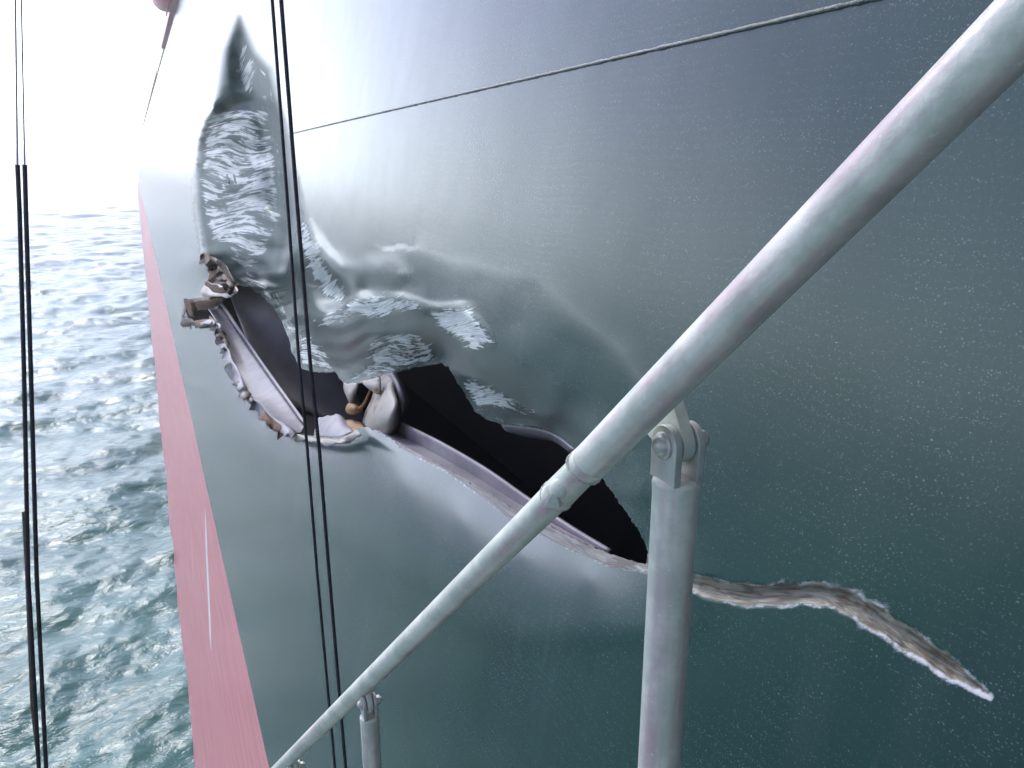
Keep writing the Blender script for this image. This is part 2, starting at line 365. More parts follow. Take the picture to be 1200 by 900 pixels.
CTRL += [(345,60,0),(338,25,0),(362,115,0),(368,165,0),(374,210,0),(390,250,0),(408,272,0),(440,295,0),(480,310,0),(530,335,0),(400,200,0),(350,20,0),(380,100,0),(240,60,0),(235,90,0),(270,10,0),(300,5,0),
         (620,335,0),(700,415,0),(765,500,0),(810,590,0),(560,330,0)]
CT = np.array(CTRL, float)
_up = CT[:, 1] < np.where(CT[:, 0] < 340, 335, 0)
CT[:, 2] *= np.where(CT[:, 1] < 125, .85, np.where(_up, 1.0, 1))
CT[:, 2] *= np.where((CT[:, 1] > 496) & (CT[:, 0] > 425) & (CT[:, 1] - CT[:, 0]*.5 > 270), .7, 1)
CT[(CT[:, 2] == 0) & (CT[:, 0] > 590) & (CT[:, 1] < 500) & (CT[:, 0]*.75 - CT[:, 1] < 95), 2] = .006
def _phi(d2): return -np.sqrt(d2 + 7.0**2)
_a = CT[:, None, :2] - CT[None, :, :2]
_K = _phi((_a**2).sum(-1)); _n = len(CT)
_S = np.zeros((_n+1, _n+1)); _S[:_n, :_n] = _K + np.diag(np.where((CT[:, 1] > 500) | (CT[:, 0] > 545), 9.0, .3)); _S[:_n, _n] = 1; _S[_n, :_n] = 1
_W = np.linalg.solve(_S, np.append(CT[:, 2], 0))
DAMAGE = [(250,2),(320,2),(348,90),(378,200),(400,265),(450,292),(520,318),(620,340),(720,425),(790,550),(822,670),(810,725),(690,745),(600,745),(460,670),(340,590),(240,450),(200,385),(215,250),(222,150),(248,100)]
GROOVE = [(752,660),(780,672),(810,683),(845,693),(880,698),(920,697),(955,696),(985,702),(1010,715),(1045,737),(1080,760),(1120,788),(1161,816)]
GROOVE = [tuple(p) for p in spline(GROOVE, 60)]
GW = [10,12,15,16,17,17,17,17,18,18,17,14,3]
GW = [q*(.80 + .10*math.sin(i*1.1) + .06*math.sin(i*2.7)) for i, q in enumerate(np.interp(np.linspace(0, 12, 60), range(13), GW))]
LIP = [(470,522),(520,546),(575,580),(603,600),(660,626),(715,650),(757,661)]
LW = [3,5,8,11,13,13,11]
DY = [-50,   5,  30,  60,  90, 115, 128, 145, 175, 205, 245, 290, 335]
DL = [279, 276, 268, 260, 254, 252, 251, 240, 232, 230, 231, 237, 250]
DB = [287, 288, 289, 290, 293, 296, 300, 305, 311, 316, 320, 322, 320]
DR = [296, 297, 302, 311, 320, 328, 333, 340, 347, 351, 358, 372, 392]
DD = [  0, .03, .12, .22, .30, .38, .48, .58, .68, .72, .72, .64, .54]
CREASES = [([(254,134),(268,126),(284,121),(312,111)], .10, 13), ([(286,124),(293,150),(302,178),(300,262)], -.055, 17), ([(262,150),(258,190),(266,240),(262,290)], -.03, 12),
           ([(326,130),(340,235),(352,300),(372,360),(396,436)], -.05, 15), ([(352,258),(385,305),(410,347)], -.035, 13), ([(318,180),(322,240),(336,300)], .04, 12),
           ([(370,378),(410,352),(470,349),(498,362),(540,362),(576,403)], -.024, 11), ([(395,305),(490,345),(545,373)], -.010, 18),
           ([(380,380),(404,450)], -.03, 12), ([(505,372),(520,430)], -.018, 14), ([(525,431),(565,450),(612,474),(668,520)], -.016, 9), ([(272,40),(280,80),(284,121)], .05, 12)]
def poly_dist(poly, x, y, closed=True):
    P = np.array(poly, float); Q = np.roll(P, -1, 0) if closed else P[1:]; P = P if closed else P[:-1]
    best = np.full(x.shape, 1e9); ti = np.zeros(x.shape)
    for i, (a, b) in enumerate(zip(P, Q)):
        ab = b - a; t = np.clip(((x-a[0])*ab[0] + (y-a[1])*ab[1])/(ab @ ab + 1e-9), 0, 1)
        d = np.hypot(x - a[0] - t*ab[0], y - a[1] - t*ab[1]); k = d < best
        best = np.where(k, d, best); ti = np.where(k, i + t, ti)
    return best, ti
def inside(poly, x, y):
    r = np.zeros(x.shape, bool); P = poly
    for i in range(len(P)):
        (x1, y1), (x2, y2) = P[i], P[i-1]
        c = (y1 > y) != (y2 > y)
        r ^= c & (x < (x2-x1)*(y-y1)/((y2-y1) if y2 != y1 else 1e-9) + x1)
    return r
def soft(poly, x, y, s):                              # 1 inside, falling to 0 over s outside
    d, _ = poly_dist(poly, x, y); return np.where(inside(poly, x, y), np.clip(.5 + .5*d/s, 0, 1), np.clip(.5 - .5*d/s, 0, 1))
def dent(x, y):
    out = np.zeros(x.shape)
    m = soft(DAMAGE, x, y, 22); k = m > 0
    if k.any():
        d2 = (x[k][:, None]-CT[:, 0])**2 + (y[k][:, None]-CT[:, 1])**2
        out[k] = (_phi(d2) @ _W[:-1] + _W[-1])*np.clip(m[k]*1.3, 0, 1)
    # the upper dent, row by row: crease on its far side, deepest line, near shoulder
    q = [np.interp(y, DY, v) for v in (DL, DB, DR, DD)]
    lf = np.clip((x - q[0])/(q[1] - q[0]), 0, 1); rt = np.clip((q[2] - x)/(q[2] - q[1]), 0, 1)
    soft_top = np.clip((125 - y)/25, 0, 1)
    lf = lf*(1 - soft_top) + soft_top*lf*lf*(3 - 2*lf)
    steep = (1 - soft_top)*.4
    row = q[3]*np.minimum((1 - steep)*lf + steep*lf**.65, rt*rt*(3 - 2*rt))
    row *= 1 + .022*np.sin(y*.10 + x*.03)*np.clip((y - 128)/20, 0, 1) + .012*np.sin(y*.23 - x*.05)
    bl = np.clip((y - 288)/45, 0, 1); bl = bl*bl*(3 - 2*bl); ur = (x < 430) | (y < 290)
    out = np.where(ur, row*(1 - bl) + out*bl, out)
    d, t = poly_dist(GROOVE, x, y, False); hw = np.interp(t, range(len(GW)), GW)
    g = np.clip(1 - d/hw, 0, 1); out += .019*np.clip(g*1.3, 0, 1)**1.2*np.clip(hw/12, 0, 1)
    # crumples
    c = soft([(290,318),(320,300),(345,280),(400,350),(520,425),(404,448),(346,420),(300,330),(240,290)], x, y, 14)
    dpt = np.clip(x, 150, 800)
    for line, amp, wid in CREASES:
        dl, tl = poly_dist(line, x, y, False); out += .55*amp*np.clip(1 - dl/wid, 0, 1)*np.clip(np.minimum(tl, len(line)-1-tl)*1.4, 0, 1)
    out += c*.008*(np.sin(x*.21 + np.sin(y*.11)*2.1) + np.sin(y*.33 + x*.06 + 1.3*np.sin(x*.09)))*np.clip((560-dpt)/300, 0, 1)
    return out
def oilcan(Y, z):                                     # slight hungry-horse waviness of old plating between its frames
    return .0022*np.clip((8 - np.asarray(Y))/3.5, 0, 1)*np.sin(Y*2*np.pi/.82)*np.cos(z*2*np.pi/2.4 + .6) + np.clip((14 - np.asarray(Y))/8, 0, 1)*(.004*np.sin(Y*.9 + z*.7) + .0025*np.sin(z*3.1 - Y*.37))

SCR = [  # outline, strength, direction of the streaks (degrees, up to the right)
       ([(240,135),(262,125),(300,125),(312,95),(318,130),(325,170),(330,230),(332,262),(305,312),(285,322),(262,292),(245,285),(234,250),(231,200),(236,160)], .83, 2, .62),
       ([(285,8),(289,40),(293,60),(302,75),(300,114),(282,114),(274,84),(279,50)], .80, 66, .7),
       ([(302,75),(314,78),(320,110),(330,170),(338,240),(352,300),(338,300),(322,230),(314,150)], .7, -70),
       ([(352,258),(362,262),(385,310),(408,345),(400,358),(380,347),(362,322),(350,288)], 1.05, 38),
       ([(367,373),(400,360),(412,349),(440,344),(470,347),(490,354),(500,368),(490,363),(465,366),(440,379),(420,373),(385,383),(370,383)], 1.0, 14),
       ([(495,357),(510,362),(535,359),(553,358),(576,404),(550,413),(536,397),(515,386),(506,374)], 1.12, 6),
       ([(428,407),(445,390),(480,385),(500,395),(512,413),(516,426),(480,432),(450,440),(415,448),(404,442),(432,424)], .88, 13),
       ([(525,431),(540,441),(565,446),(590,459),(612,472),(630,484),(600,484),(570,480),(556,482),(546,466)], .98, -6),
       ([(556,480),(600,494),(640,500),(668,519),(650,506),(600,499),(566,491)], .95, -10),
       ([(345,385),(362,388),(390,420),(393,436),(352,431)], .92, 8),
       ([(290,310),(330,345),(360,400),(350,425),(330,372),(300,340),(270,330)], .8, -45),
       ([(470,322),(482,322),(486,330),(474,328)], .9, -15)]
def build_shell(ship):
    Y0, Y1, ZB, ZT = .35, 30.0, -4.67, 3.0
    seam = lambda Y: .32 - .0105*Y
    fwd = lambda Y, z: (1.26/(np.asarray(Y) + .8), np.asarray(z)/(np.asarray(Y) + .8))   # projective chart of the side
    def px2ab(x, y):
        P = on_side(x, y); return fwd(P[..., 1], P[..., 2] - EYE)
    verts, edges = [], []
    def chain(a, b, closed):
        i0 = len(verts); n = len(a); verts.extend(Vector((float(p), float(q))) for p, q in zip(a, b))
        edges.extend((i0+i, i0+i+1) for i in range(n-1))
        if closed: edges.append((i0+n-1, i0))
    Yb = np.geomspace(Y0+.8, Y1+.8, 140) - .8
    zl = np.linspace(ZB, seam(Y0), 30); zu = np.linspace(seam(Y0), ZT, 30)
    zl2 = np.linspace(ZB, seam(Y1), 20); zu2 = np.linspace(seam(Y1), ZT, 12)
    # outline and seam
    bY = np.concatenate([Yb[:-1], np.full(len(zl2)-1, Y1), np.full(len(zu2)-1, Y1), Yb[::-1][:-1], np.full(len(zu)-1, Y0), np.full(len(zl)-1, Y0)])
    bz = np.concatenate([np.full(len(Yb)-1, ZB), zl2[:-1], zu2[:-1], np.full(len(Yb)-1, ZT), zu[::-1][:-1], zl[::-1][:-1]])
    chain(*fwd(bY, bz), True)
    chain(*fwd(Yb, seam(Yb)), False)
    # torn outline, ragged
    H = np.array(HOLE, float); Q = np.roll(H, -1, 0); hp = []
    for a, b in zip(H, Q):
        n = max(1, int(np.hypot(*(b-a))/2.6))
        for i in range(n):
            p = a + (b-a)*i/n
            low = p[0] < 345 and p[1] > 372 + (p[0]-250)*.9
            j = 2.8 if low else (1.0 if p[0] > 500 else 1.1)
            hp.append(p + rng.normal(0, j, 2)*(.6 if i else 1))
    hp = np.array(hp); a, b = px2ab(hp[:, 0], hp[:, 1]); chain(a, b, True)
    hole = [tuple(p) for p in hp]
    # interior points
    def hexgrid(x0, x1, y0, y1, s):
        ys = np.arange(y0, y1, s*.87); out = []
        for j, y in enumerate(ys):
            x = np.arange(x0 + (s/2 if j % 2 else 0), x1, s); out.append(np.stack([x, np.full_like(x, y)], 1))
        o = np.concatenate(out); return o + rng.uniform(-.15, .15, o.shape)*s
    g = hexgrid(190, 830, 0, 760, 3.3); d = soft(DAMAGE, g[:, 0], g[:, 1], 20); g = g[d > 0]
    g2 = hexgrid(735, 1190, 640, 850, 3.3); d, t = poly_dist(GROOVE, g2[:, 0], g2[:, 1], False); g2 = g2[(d < 34) & ~((g2[:, 0] < 830) & (soft(DAMAGE, g2[:, 0], g2[:, 1], 20) > 0))]
    ref = np.concatenate([g, g2])
    dh, _ = poly_dist(hole, ref[:, 0], ref[:, 1]); ref = ref[(dh > 1.5) & ~inside(hole, ref[:, 0], ref[:, 1])]
    a, b = px2ab(ref[:, 0], ref[:, 1]); pts = [np.stack([a, b], 1)]
    ga = np.append(np.arange(fwd(Y1, 0)[0] + .006, .16, .009), np.arange(.16, fwd(Y0, 0)[0], .022)); gb = np.arange(-4.1, 2.65, .024)
    A, B = np.meshgrid(ga, gb); A = A.ravel(); B = B.ravel()
    Yc = 1.26/A - .8; zc = B*(Yc + .8); k = (zc > ZB + .03) & (zc < ZT - .03); A, B, Yc, zc = A[k], B[k], Yc[k], zc[k]
    x, y, dep = seen(side(Yc, zc))
    dm = (soft(DAMAGE, x, y, 20) > 0) & (dep > 0); dd, _ = poly_dist(GROOVE, x, y, False)
    k = ~dm & ~((dd < 36) & (dep > 0)); A, B = A[k], B[k]
    pts.append(np.stack([A, B], 1))
    p = np.concatenate(pts); sd = p[:, 1]*1.26/p[:, 0] - seam(1.26/p[:, 0] - .8)
    p = p[np.abs(sd) > .003*1.26/p[:, 0]]
    verts.extend(Vector((float(u), float(v))) for u, v in p)
    V, E, Fc, *_ = delaunay_2d_cdt(verts, edges, [], 0, 1e-7)
    ab = np.array([(v.x, v.y) for v in V]); Yv = 1.26/ab[:, 0] - .8; zv = ab[:, 1]*(Yv + .8)
    P0 = side(Yv, zv); x, y, dep = seen(P0)
    vis = dep > .3
    x = np.where(vis, x, 5000); y = np.where(vis, y, -5000)
    wv = dent(x, y)
    X = P0.copy(); k = np.abs(wv) > 1e-6
    X[k] = on_side(x[k], y[k], wv[k])
    X[:, 0] += oilcan(Yv, zv)*np.clip((Yv-Y0)/.4, 0, 1)*np.clip((Y1-Yv)/6, 0, 1)*np.clip((ZT-zv)/.5, 0, 1)*np.clip((zv-ZB)/.4, 0, 1)
    tri = np.array([f[:3] for f in Fc]); c = ab[tri].mean(1)
    Yc = 1.26/c[:, 0] - .8; zc = c[:, 1]*(Yc+.8)
    cx, cy, cd = seen(side(Yc, zc))
    keep = (zc > ZB) & (zc < ZT) & (Yc > Y0) & (Yc < Y1) & ~(inside(hole, cx, cy) & (cd > .3))
    tri, zc, Yc = tri[keep], zc[keep], Yc[keep]
    # masks for wear and for the painted sheen
    at_ = {}
    s_ = np.zeros(x.shape)
    flow = np.stack([x, y], 1)/100
    for poly, v, ang, *fs_ in SCR:
        q = soft(poly, x, y, 9)*v; k = q > s_; ca, sa = math.cos(math.radians(ang)), math.sin(math.radians(ang))
        wob = .05*np.sin(x*.07 + y*.05)
        flow[k] = np.stack([(x*ca - y*sa)/100, (x*sa + y*ca)/100 + wob], 1)[k]*(fs_[0] if fs_ else 1) + v*3.7
        s_ = np.maximum(s_, q)
    at_['scrape'] = s_
    d, t = poly_dist(GROOVE, x, y, False); hw = np.interp(t, range(len(GW)), GW)
    d2, t2 = poly_dist(LIP, x, y, False); hw2 = np.interp(t2, range(len(LW)), LW)
    for line, dd_, tt_, ww_ in ((GROOVE, d, t, hw), (LIP, d2, t2, hw2)):
        L_ = np.array(line, float); cum = np.append(0, np.hypot(*(L_[1:]-L_[:-1]).T).cumsum())
        arc = np.interp(tt_, range(len(L_)), cum); near_ = dd_ < ww_*1.8
        i_ = np.clip(tt_.astype(int), 0, len(L_)-2); tv = L_[i_+1]-L_[i_]
        sg = np.sign(tv[:, 0]*(y-L_[i_, 1]) - tv[:, 1]*(x-L_[i_, 0]))
        flow[near_] = np.stack([arc/100, sg*dd_/45], 1)[near_] + 20
    at_['bare'] = np.maximum(np.clip(1.35 - d/hw, 0, 1), np.clip(1.4 - d2/hw2, 0, 1))
    dh, th = poly_dist(hole, x, y)
    lower = (y > 0) & inside([(405,490),(760,640),(770,690),(600,640),(405,560)], x, y)
    sgn = np.where(flow[:, 1] - 20 > 0, 1, -1)                       # below / above the gouge
    ch = np.clip(1 - np.abs(d - hw*.95)/4.5, 0, 1)*np.where(sgn > 0, .60, .45) + np.clip(1 - np.abs(d - hw*1.3)/13, 0, 1)*np.interp(x, [800, 960, 1010, 1160], [.3, .42, .6, .5])
    ch = ch + np.clip(1 - d/hw, 0, 1)**.5*(sgn > 0)*np.interp(x, [990, 1040, 1160], [0, .38, .42])
    ch = ch*(x > 740)
    ch = np.maximum(ch, np.clip(1 - np.abs(d2 - hw2*1.1)/4, 0, 1)*.8*lower)
    ch = np.maximum(ch, np.clip(1 - np.abs(dh - 3)/4, 0, 1)*.55*(x < 430))
    ch = np.maximum(ch, soft([(412,505),(428,501),(448,512),(470,530),(462,545),(440,548),(420,572),(413,545)], x, y, 8)*.45)
    ch = np.maximum(ch, np.clip(1 - poly_dist([(396,306),(440,322),(490,345),(520,362),(560,395)], x, y, False)[0]/2.6, 0, 1)*.42)
    at_['chip'] = ch
    at_['rust'] = np.clip(1 - dh/9, 0, 1)*np.clip(soft([(205,300),(275,290),(285,350),(262,400),(205,390)], x, y, 8), 0, 1)*.95 + np.clip(1 - dh/5, 0, 1)*.4*inside([(380,490),(425,490),(425,525),(340,520)], x, y)
    at_['chalk_sheen'] = np.maximum(soft([(440,515),(520,550),(610,605),(700,650),(748,676),(700,690),(620,655),(540,620),(460,560)], x, y, 60)*.85*inside([(380,480),(800,660),(800,800),(380,800)], x, y),  # lilac sky sheen below the hole, put into the paint colour
                              soft([(255,385),(275,440),(300,475),(345,512),(410,520),(410,545),(340,535),(280,490),(250,430)], x, y, 14)*.9)
    at_['chalk_sheen'] = np.maximum(at_['chalk_sheen'], soft([(280,20),(300,60),(318,80),(335,150),(345,250),(330,320),(285,325),(245,300),(230,220),(236,150),(255,115),(262,60)], x, y, 12)*.95)  # dent made paler: rubbed paint, plus veiling glare put into the colour
    at_['lobe'] = soft([(280,20),(300,60),(318,80),(335,150),(345,250),(330,320),(285,325),(240,300),(231,250),(230,205),(236,155),(253,124),(262,60)], x, y, 6)
    for nm, up in (('upper_shell_plating', True), ('lower_shell_plating', False)):
        k = (zc > seam(Yc)) == up
        used, inv = np.unique(tri[k], return_inverse=True); f = inv.reshape(-1, 3)
        vs = X[used]; lay = [ab[used]]; attrs = {q: at_[q][used] for q in at_}
        # plain plating beyond the surveyed part
        extra, ex_ab, q = [], [], []
        def patch(ya, yb, za, zb, ny, nz):
            i0 = len(vs) + len(extra)
            for i in range(ny+1):
                for j in range(nz+1):
                    Yq = ya + (yb-ya)*i/ny; zz = (za(Yq) if callable(za) else za); z2 = (zb(Yq) if callable(zb) else zb); z_ = zz + (z2-zz)*j/nz
                    extra.append(side(Yq, z_)); ex_ab.append((1.26/(max(Yq, -.4) + .8), z_/(max(Yq, -.4) + .8)))
            for i in range(ny):
                for j in range(nz):
                    a_ = i0 + i*(nz+1) + j; q.append((a_, a_+nz+1, a_+nz+2, a_+1))
        lo, hi = (seam, ZTOP) if up else (ZB, seam)
        patch(Y1, 60, lo, hi, 4, 4); patch(60, 220, lo, hi, 4, 4); patch(-7, Y0, lo, hi, 8, 4)
        if up: patch(Y0, Y1, ZT, ZTOP, 20, 4)
        allv = np.concatenate([vs, np.array(extra)])
        me = mesh(allv, [tuple(t) for t in f] + q)
        bm = bmesh.new(); bm.from_mesh(me)
        for fc in bm.faces: fc.normal_update()
        fl = [fc for fc in bm.faces if fc.normal.x > 0]
        bmesh.ops.reverse_faces(bm, faces=[fc for fc in bm.faces if fc.index >= len(f) and fc.normal.x > 0])
        if np.mean([fc.normal.x > 0 for fc in list(bm.faces)[:2000]]) > .5 if False else False: pass
        tris = list(bm.faces)[:len(f)]
        if sum(fc.normal.x for fc in tris[:4000]) > 0: bmesh.ops.reverse_faces(bm, faces=tris)
        for e in bm.edges:
            if e.is_boundary: e.smooth = False
        bm.to_mesh(me); bm.free()
        for nme, val in attrs.items():
            a_ = me.attributes.new(nme, 'FLOAT', 'POINT'); a_.data.foreach_set('value', np.concatenate([val, np.zeros(len(extra))]).astype(np.float32))
        a_ = me.attributes.new('flow', 'FLOAT_VECTOR', 'POINT'); Fl = np.concatenate([flow[used], np.zeros((len(extra), 2))])
        a_.data.foreach_set('vector', np.concatenate([Fl, np.zeros((len(Fl), 1))], 1).ravel().astype(np.float32))
        a_ = me.attributes.new('lay', 'FLOAT_VECTOR', 'POINT'); L = np.concatenate([ab[used], np.array(ex_ab)])
        a_.data.foreach_set('vector', np.concatenate([L, np.zeros((len(L), 1))], 1).ravel().astype(np.float32))
        o = link(nm, me, M_shell, ship)
        md = o.modifiers.new('plate', 'SOLIDIFY'); md.thickness = .016; md.offset = -1; md.use_rim = True
    # weld bead between the strakes
    Ys = np.concatenate([np.linspace(-6, .35, 30)[:-1], np.geomspace(1.15, 8.5, 420) - .8]); zs = seam(Ys)
    P = side(Ys, zs); xx, yy, dp = seen(P); ww = np.where(dp > .3, dent(np.where(dp > .3, xx, 5000), np.where(dp > .3, yy, -5000)), 0)
    P = np.where((np.abs(ww) > 1e-5)[:, None], on_side(xx, yy, ww), P); P[:, 0] += oilcan(Ys, zs)*(Ys > .35)
    rad = .0064*(1 + .06*np.sin(Ys*55) + .16*rng.normal(0, .6, len(Ys)))
    link('weld_seam', tube(P, list(np.clip(rad, .003, .008)), 8), M_weld, ship)
ZTOP = 6.75
ship = tag(empty('ship', (1.3, 10, EYE)), 'dark green ship side with a long torn gash, dented plating and red bottom paint', 'ship')
build_shell(ship)

# bottom paint belt, 3 mm proud of nothing: it butts against the lower edge of the green plating
Yq = np.concatenate([np.linspace(-7, 0, 8)[:-1], np.geomspace(1, 221, 90) - 1]); zq = np.linspace(-9.2, -4.67, 14)
V = np.array([[side(a, b, oilcan(a, b)*min(1, (-4.67-b)/.4)*(a > 1)*(a < 60)) for b in zq] for a in Yq]).reshape(-1, 3); n = len(zq)
link('bottom_plating', mesh(V, [(i*n+j, i*n+j+1, (i+1)*n+j+1, (i+1)*n+j) for i in range(len(Yq)-1) for j in range(n-1)]), M_boot, ship)
def stripe(name, mat, px, wid, proud=.004):
    c = np.array([on_side(*p) for p in px]); out = []
    for i, p in enumerate(c):
        z = p[2]-EYE; hw = wid*(.5 if 0 < i < len(c)-1 else .12)
        out += [side(p[1], z-hw, -proud), side(p[1], z+hw, -proud)]
    return link(name, mesh(out, [(2*i, 2*i+1, 2*i+3, 2*i+2) for i in range(len(c)-1)]), mat, ship)
stripe('white_stripe', M_white, [(240.5,596),(241.5,620),(243,660),(245,700),(246.5,735),(248,762)], .17)
stripe('white_stripe', M_white, [(224.5,615),(225,640),(226,675),(227,695)], .02)

# bulwark along the deck edge
def bar(name, mat, ya, yb, z0, z1, x0, x1, parent):
    v = []
    for yy in (ya, yb):
        for xx, zz in ((x0, z0), (x1, z0), (x1, z1), (x0, z1)):
            v.append((SIDE + LEAN*ZTOP + xx, yy, EYE + zz))
    return link(name, mesh(v, [(0,1,2,3),(7,6,5,4),(0,4,5,1),(1,5,6,2),(2,6,7,3),(3,7,4,0)]), mat, parent, False)
bar('gunwale', M_pink, -7, 58, ZTOP, ZTOP+.35, -.22, .1, ship)
bar('gunwale', M_pink, 75, 190, ZTOP, ZTOP+.30, -.14, .1, ship)
bar('deck_edge', M_pale, 58, 75, ZTOP, ZTOP+.3, -.08, .1, ship)

# ------------------------------------------------------------------ inside the breach
def quad(name, mat, pts, parent=ship): return link(name, mesh(pts, [(0, 1, 2, 3)]), mat, parent, False)
XI = SIDE + 2.4
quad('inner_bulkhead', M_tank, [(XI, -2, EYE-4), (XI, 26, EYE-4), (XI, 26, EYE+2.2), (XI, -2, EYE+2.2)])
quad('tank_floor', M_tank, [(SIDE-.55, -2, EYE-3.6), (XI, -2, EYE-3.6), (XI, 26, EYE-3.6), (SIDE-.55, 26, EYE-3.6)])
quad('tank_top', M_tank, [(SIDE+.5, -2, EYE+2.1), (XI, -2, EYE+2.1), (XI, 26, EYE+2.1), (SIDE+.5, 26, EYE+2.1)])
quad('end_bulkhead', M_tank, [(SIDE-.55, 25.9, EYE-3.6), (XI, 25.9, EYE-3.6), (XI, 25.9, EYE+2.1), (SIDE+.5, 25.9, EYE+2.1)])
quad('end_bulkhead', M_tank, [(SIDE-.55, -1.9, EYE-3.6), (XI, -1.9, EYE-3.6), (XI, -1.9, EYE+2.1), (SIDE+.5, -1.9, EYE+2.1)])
# transverse web plate facing the breach
link('web_frame', loft([[(270,330,.44),(300,325,.72),(340,340,1.15),(400,380,1.9)],[(271,350,.40),(300,360,.72),(345,380,1.2),(410,430,2.0)],[(284,385,.46),(315,410,.85),(360,440,1.35),(425,480,2.0)],[(300,430,.6),(335,470,1.0),(380,490,1.45),(440,520,2.0)]], 24, 20, .014), M_bulk, ship)
# longitudinal stringer: shelf and flange
link('stringer', loft([[(244,362,.02),(258,385,.03),(268,410,.03),(284,452,.04),(305,475,.05),(322,493,.06),(345,508,.08)],
                       [(250,360,.14),(265,385,.15),(280,415,.16),(300,447,.17),(325,478,.18),(345,502,.19),(352,508,.2)],
                       [(256,356,.26),(272,380,.27),(291,408,.28),(314,441,.28),(337,473,.28),(351,493,.28),(357,500,.28)]], 40, 12, .014), M_primer, ship)
link('stringer_flange', loft([[(253,352,.27),(269,376,.28),(289,404,.29),(312,437,.29),(335,469,.29),(350,490,.29),(357,497,.29)],
                              [(259,352,.30),(275,376,.31),(294,404,.31),(317,437,.31),(340,469,.31),(355,490,.31),(360,497,.31)]], 40, 3, .012), M_primer, ship)
link('stringer', loft([[(440,506,.13),(490,534,.16),(550,567,.17),(603,601,.16),(660,628,.14),(720,655,.1)],
                       [(448,505,.2),(500,533,.22),(556,563,.22),(606,596,.21),(662,626,.18),(720,655,.13)],
                       [(460,505,.28),(510,532,.28),(562,562,.27),(610,592,.25),(664,624,.2),(720,655,.15)]], 40, 8, .012), M_primer, ship)
link('stringer_flange', loft([[(459,509,.285),(510,536,.285),(562,566,.275),(610,596,.255),(664,626,.22),(715,652,.16)],
                              [(463,500,.27),(514,527,.27),(566,557,.26),(613,587,.24),(666,620,.21),(715,648,.15)],
                              [(466,493,.25),(517,518,.25),(570,549,.24),(616,581,.23),(668,616,.2),(715,645,.14)]], 40, 6, .012), M_primer, ship)
# the buckled bracket between the two openings
link('buckled_bracket', loft([[(424,503,.30),(428,485,.32),(436,468,.33),(440,452,.34),(442,440,.36)],[(436,510,.22),(441,488,.18),(448,468,.2),(452,450,.26),(455,438,.32)],[(452,514,.2),(458,492,.13),(464,472,.17),(460,455,.24),(462,438,.3)],[(462,512,.27),(468,497,.26),(468,480,.28),(464,462,.3),(466,440,.34)]], 24, 22, .012), M_frame, ship)
link('buckled_bracket', loft([[(450,438,.34),(456,455,.36),(460,475,.36),(462,492,.36)],[(458,437,.27),(466,452,.26),(471,472,.28),(468,492,.3)],[(464,438,.3),(474,455,.34),(479,475,.36),(470,494,.36)]], 18, 14, .01), M_primer, ship)
link('torn_tab', loft([[(424,447,.2),(434,445,.2),(445,442,.2)],[(428,452,.19),(437,452,.18),(446,452,.2)],[(441,461,.2),(443,462,.2),(446,462,.21)]], 10, 8, .01), M_frame, ship)
link('rusted_hook', loft([[(403,448,.28),(408,450,.25),(414,449,.26),(420,449,.28)],[(404,458,.26),(408,461,.23),(413,461,.24),(418,459,.27)],[(408,467,.26),(410,470,.24),(413,470,.25),(415,468,.27)],[(411,474,.27),(412,475,.26),(413,475,.26),(414,474,.27)]], 12, 14, .012), M_frame, ship)
link('rusted_hook', loft([[(406,478,.27),(409,473,.26),(415,474,.25),(420,477,.27)],[(406,482,.25),(410,479,.21),(416,479,.21),(421,481,.25)],[(410,484,.26),(413,485,.24),(418,484,.25),(424,480,.27)],[(424,476,.28),(428,472,.28),(432,464,.28),(434,456,.28)]], 14, 14, .012), M_orange, ship)
link('torn_tab', loft([[(372,492,.26),(384,487,.24),(396,486,.24),(404,492,.26)],[(370,502,.2),(384,498,.16),(398,498,.17),(410,500,.22)],[(368,512,.14),(384,513,.11),(400,513,.11),(414,506,.14)]], 14, 12, .012, .8), M_primer, ship)
link('torn_tab', loft([[(402,494,.24),(412,493,.26),(424,495,.28)],[(402,504,.18),(412,502,.2),(426,500,.24)],[(398,514,.11),(410,512,.11),(424,503,.14)]], 12, 10, .012, .8), M_orange, ship)
# underside of the rolled lip
link('rolled_lip', loft([[(588,497,.245),(610,499,.245),(635,503,.21),(655,512,.17),(674,527,.12)],[(592,503,.30),(612,506,.31),(634,509,.29),(652,514,.25),(672,528,.17)],[(598,506,.44),(615,511,.46),(634,514,.45),(650,517,.4),(668,529,.26)]], 22, 8, .01), M_primer, ship)
def torn_rim(line, mat, out, wid, jag, name='torn_edge'):
    E = spline(line, max(7, int(np.hypot(*np.diff(np.array(line, float), axis=0).T).sum()/3.6))); n = len(E); t = np.gradient(E, axis=0); nr = np.stack([-t[:, 1], t[:, 0]], 1); nr /= np.linalg.norm(nr, axis=1)[:, None]
    g = np.convolve(rng.normal(0, 1, n+8), np.ones(3)/3, 'same')[4:-4].clip(-.6, .8); h = np.convolve(rng.normal(0, 1.5, n+8), np.ones(4)/4, 'same')[4:-4]
    V = []
    for f, ww in ((-.35, .01), (0, -.012), (.45, -.6*out), (1.0, -out)):
        o = f*wid*(1 + .8*g) + (f > .9)*jag*np.abs(rng.normal(0, 1, n)); p = E + nr*o[:, None]
        V.append(on_side(p[:, 0], p[:, 1], ww*(1 + .9*h) + .03*f*g))
    V = np.concatenate(V); fs = [(r*n+i, r*n+i+1, (r+1)*n+i+1, (r+1)*n+i) for r in range(3) for i in range(n-1)]
    me = mesh(V, fs); bm = bmesh.new(); bm.from_mesh(me); bmesh.ops.recalc_face_normals(bm, faces=bm.faces); bm.to_mesh(me); bm.free(); me['thick'] = .006
    link(name, me, mat, ship)
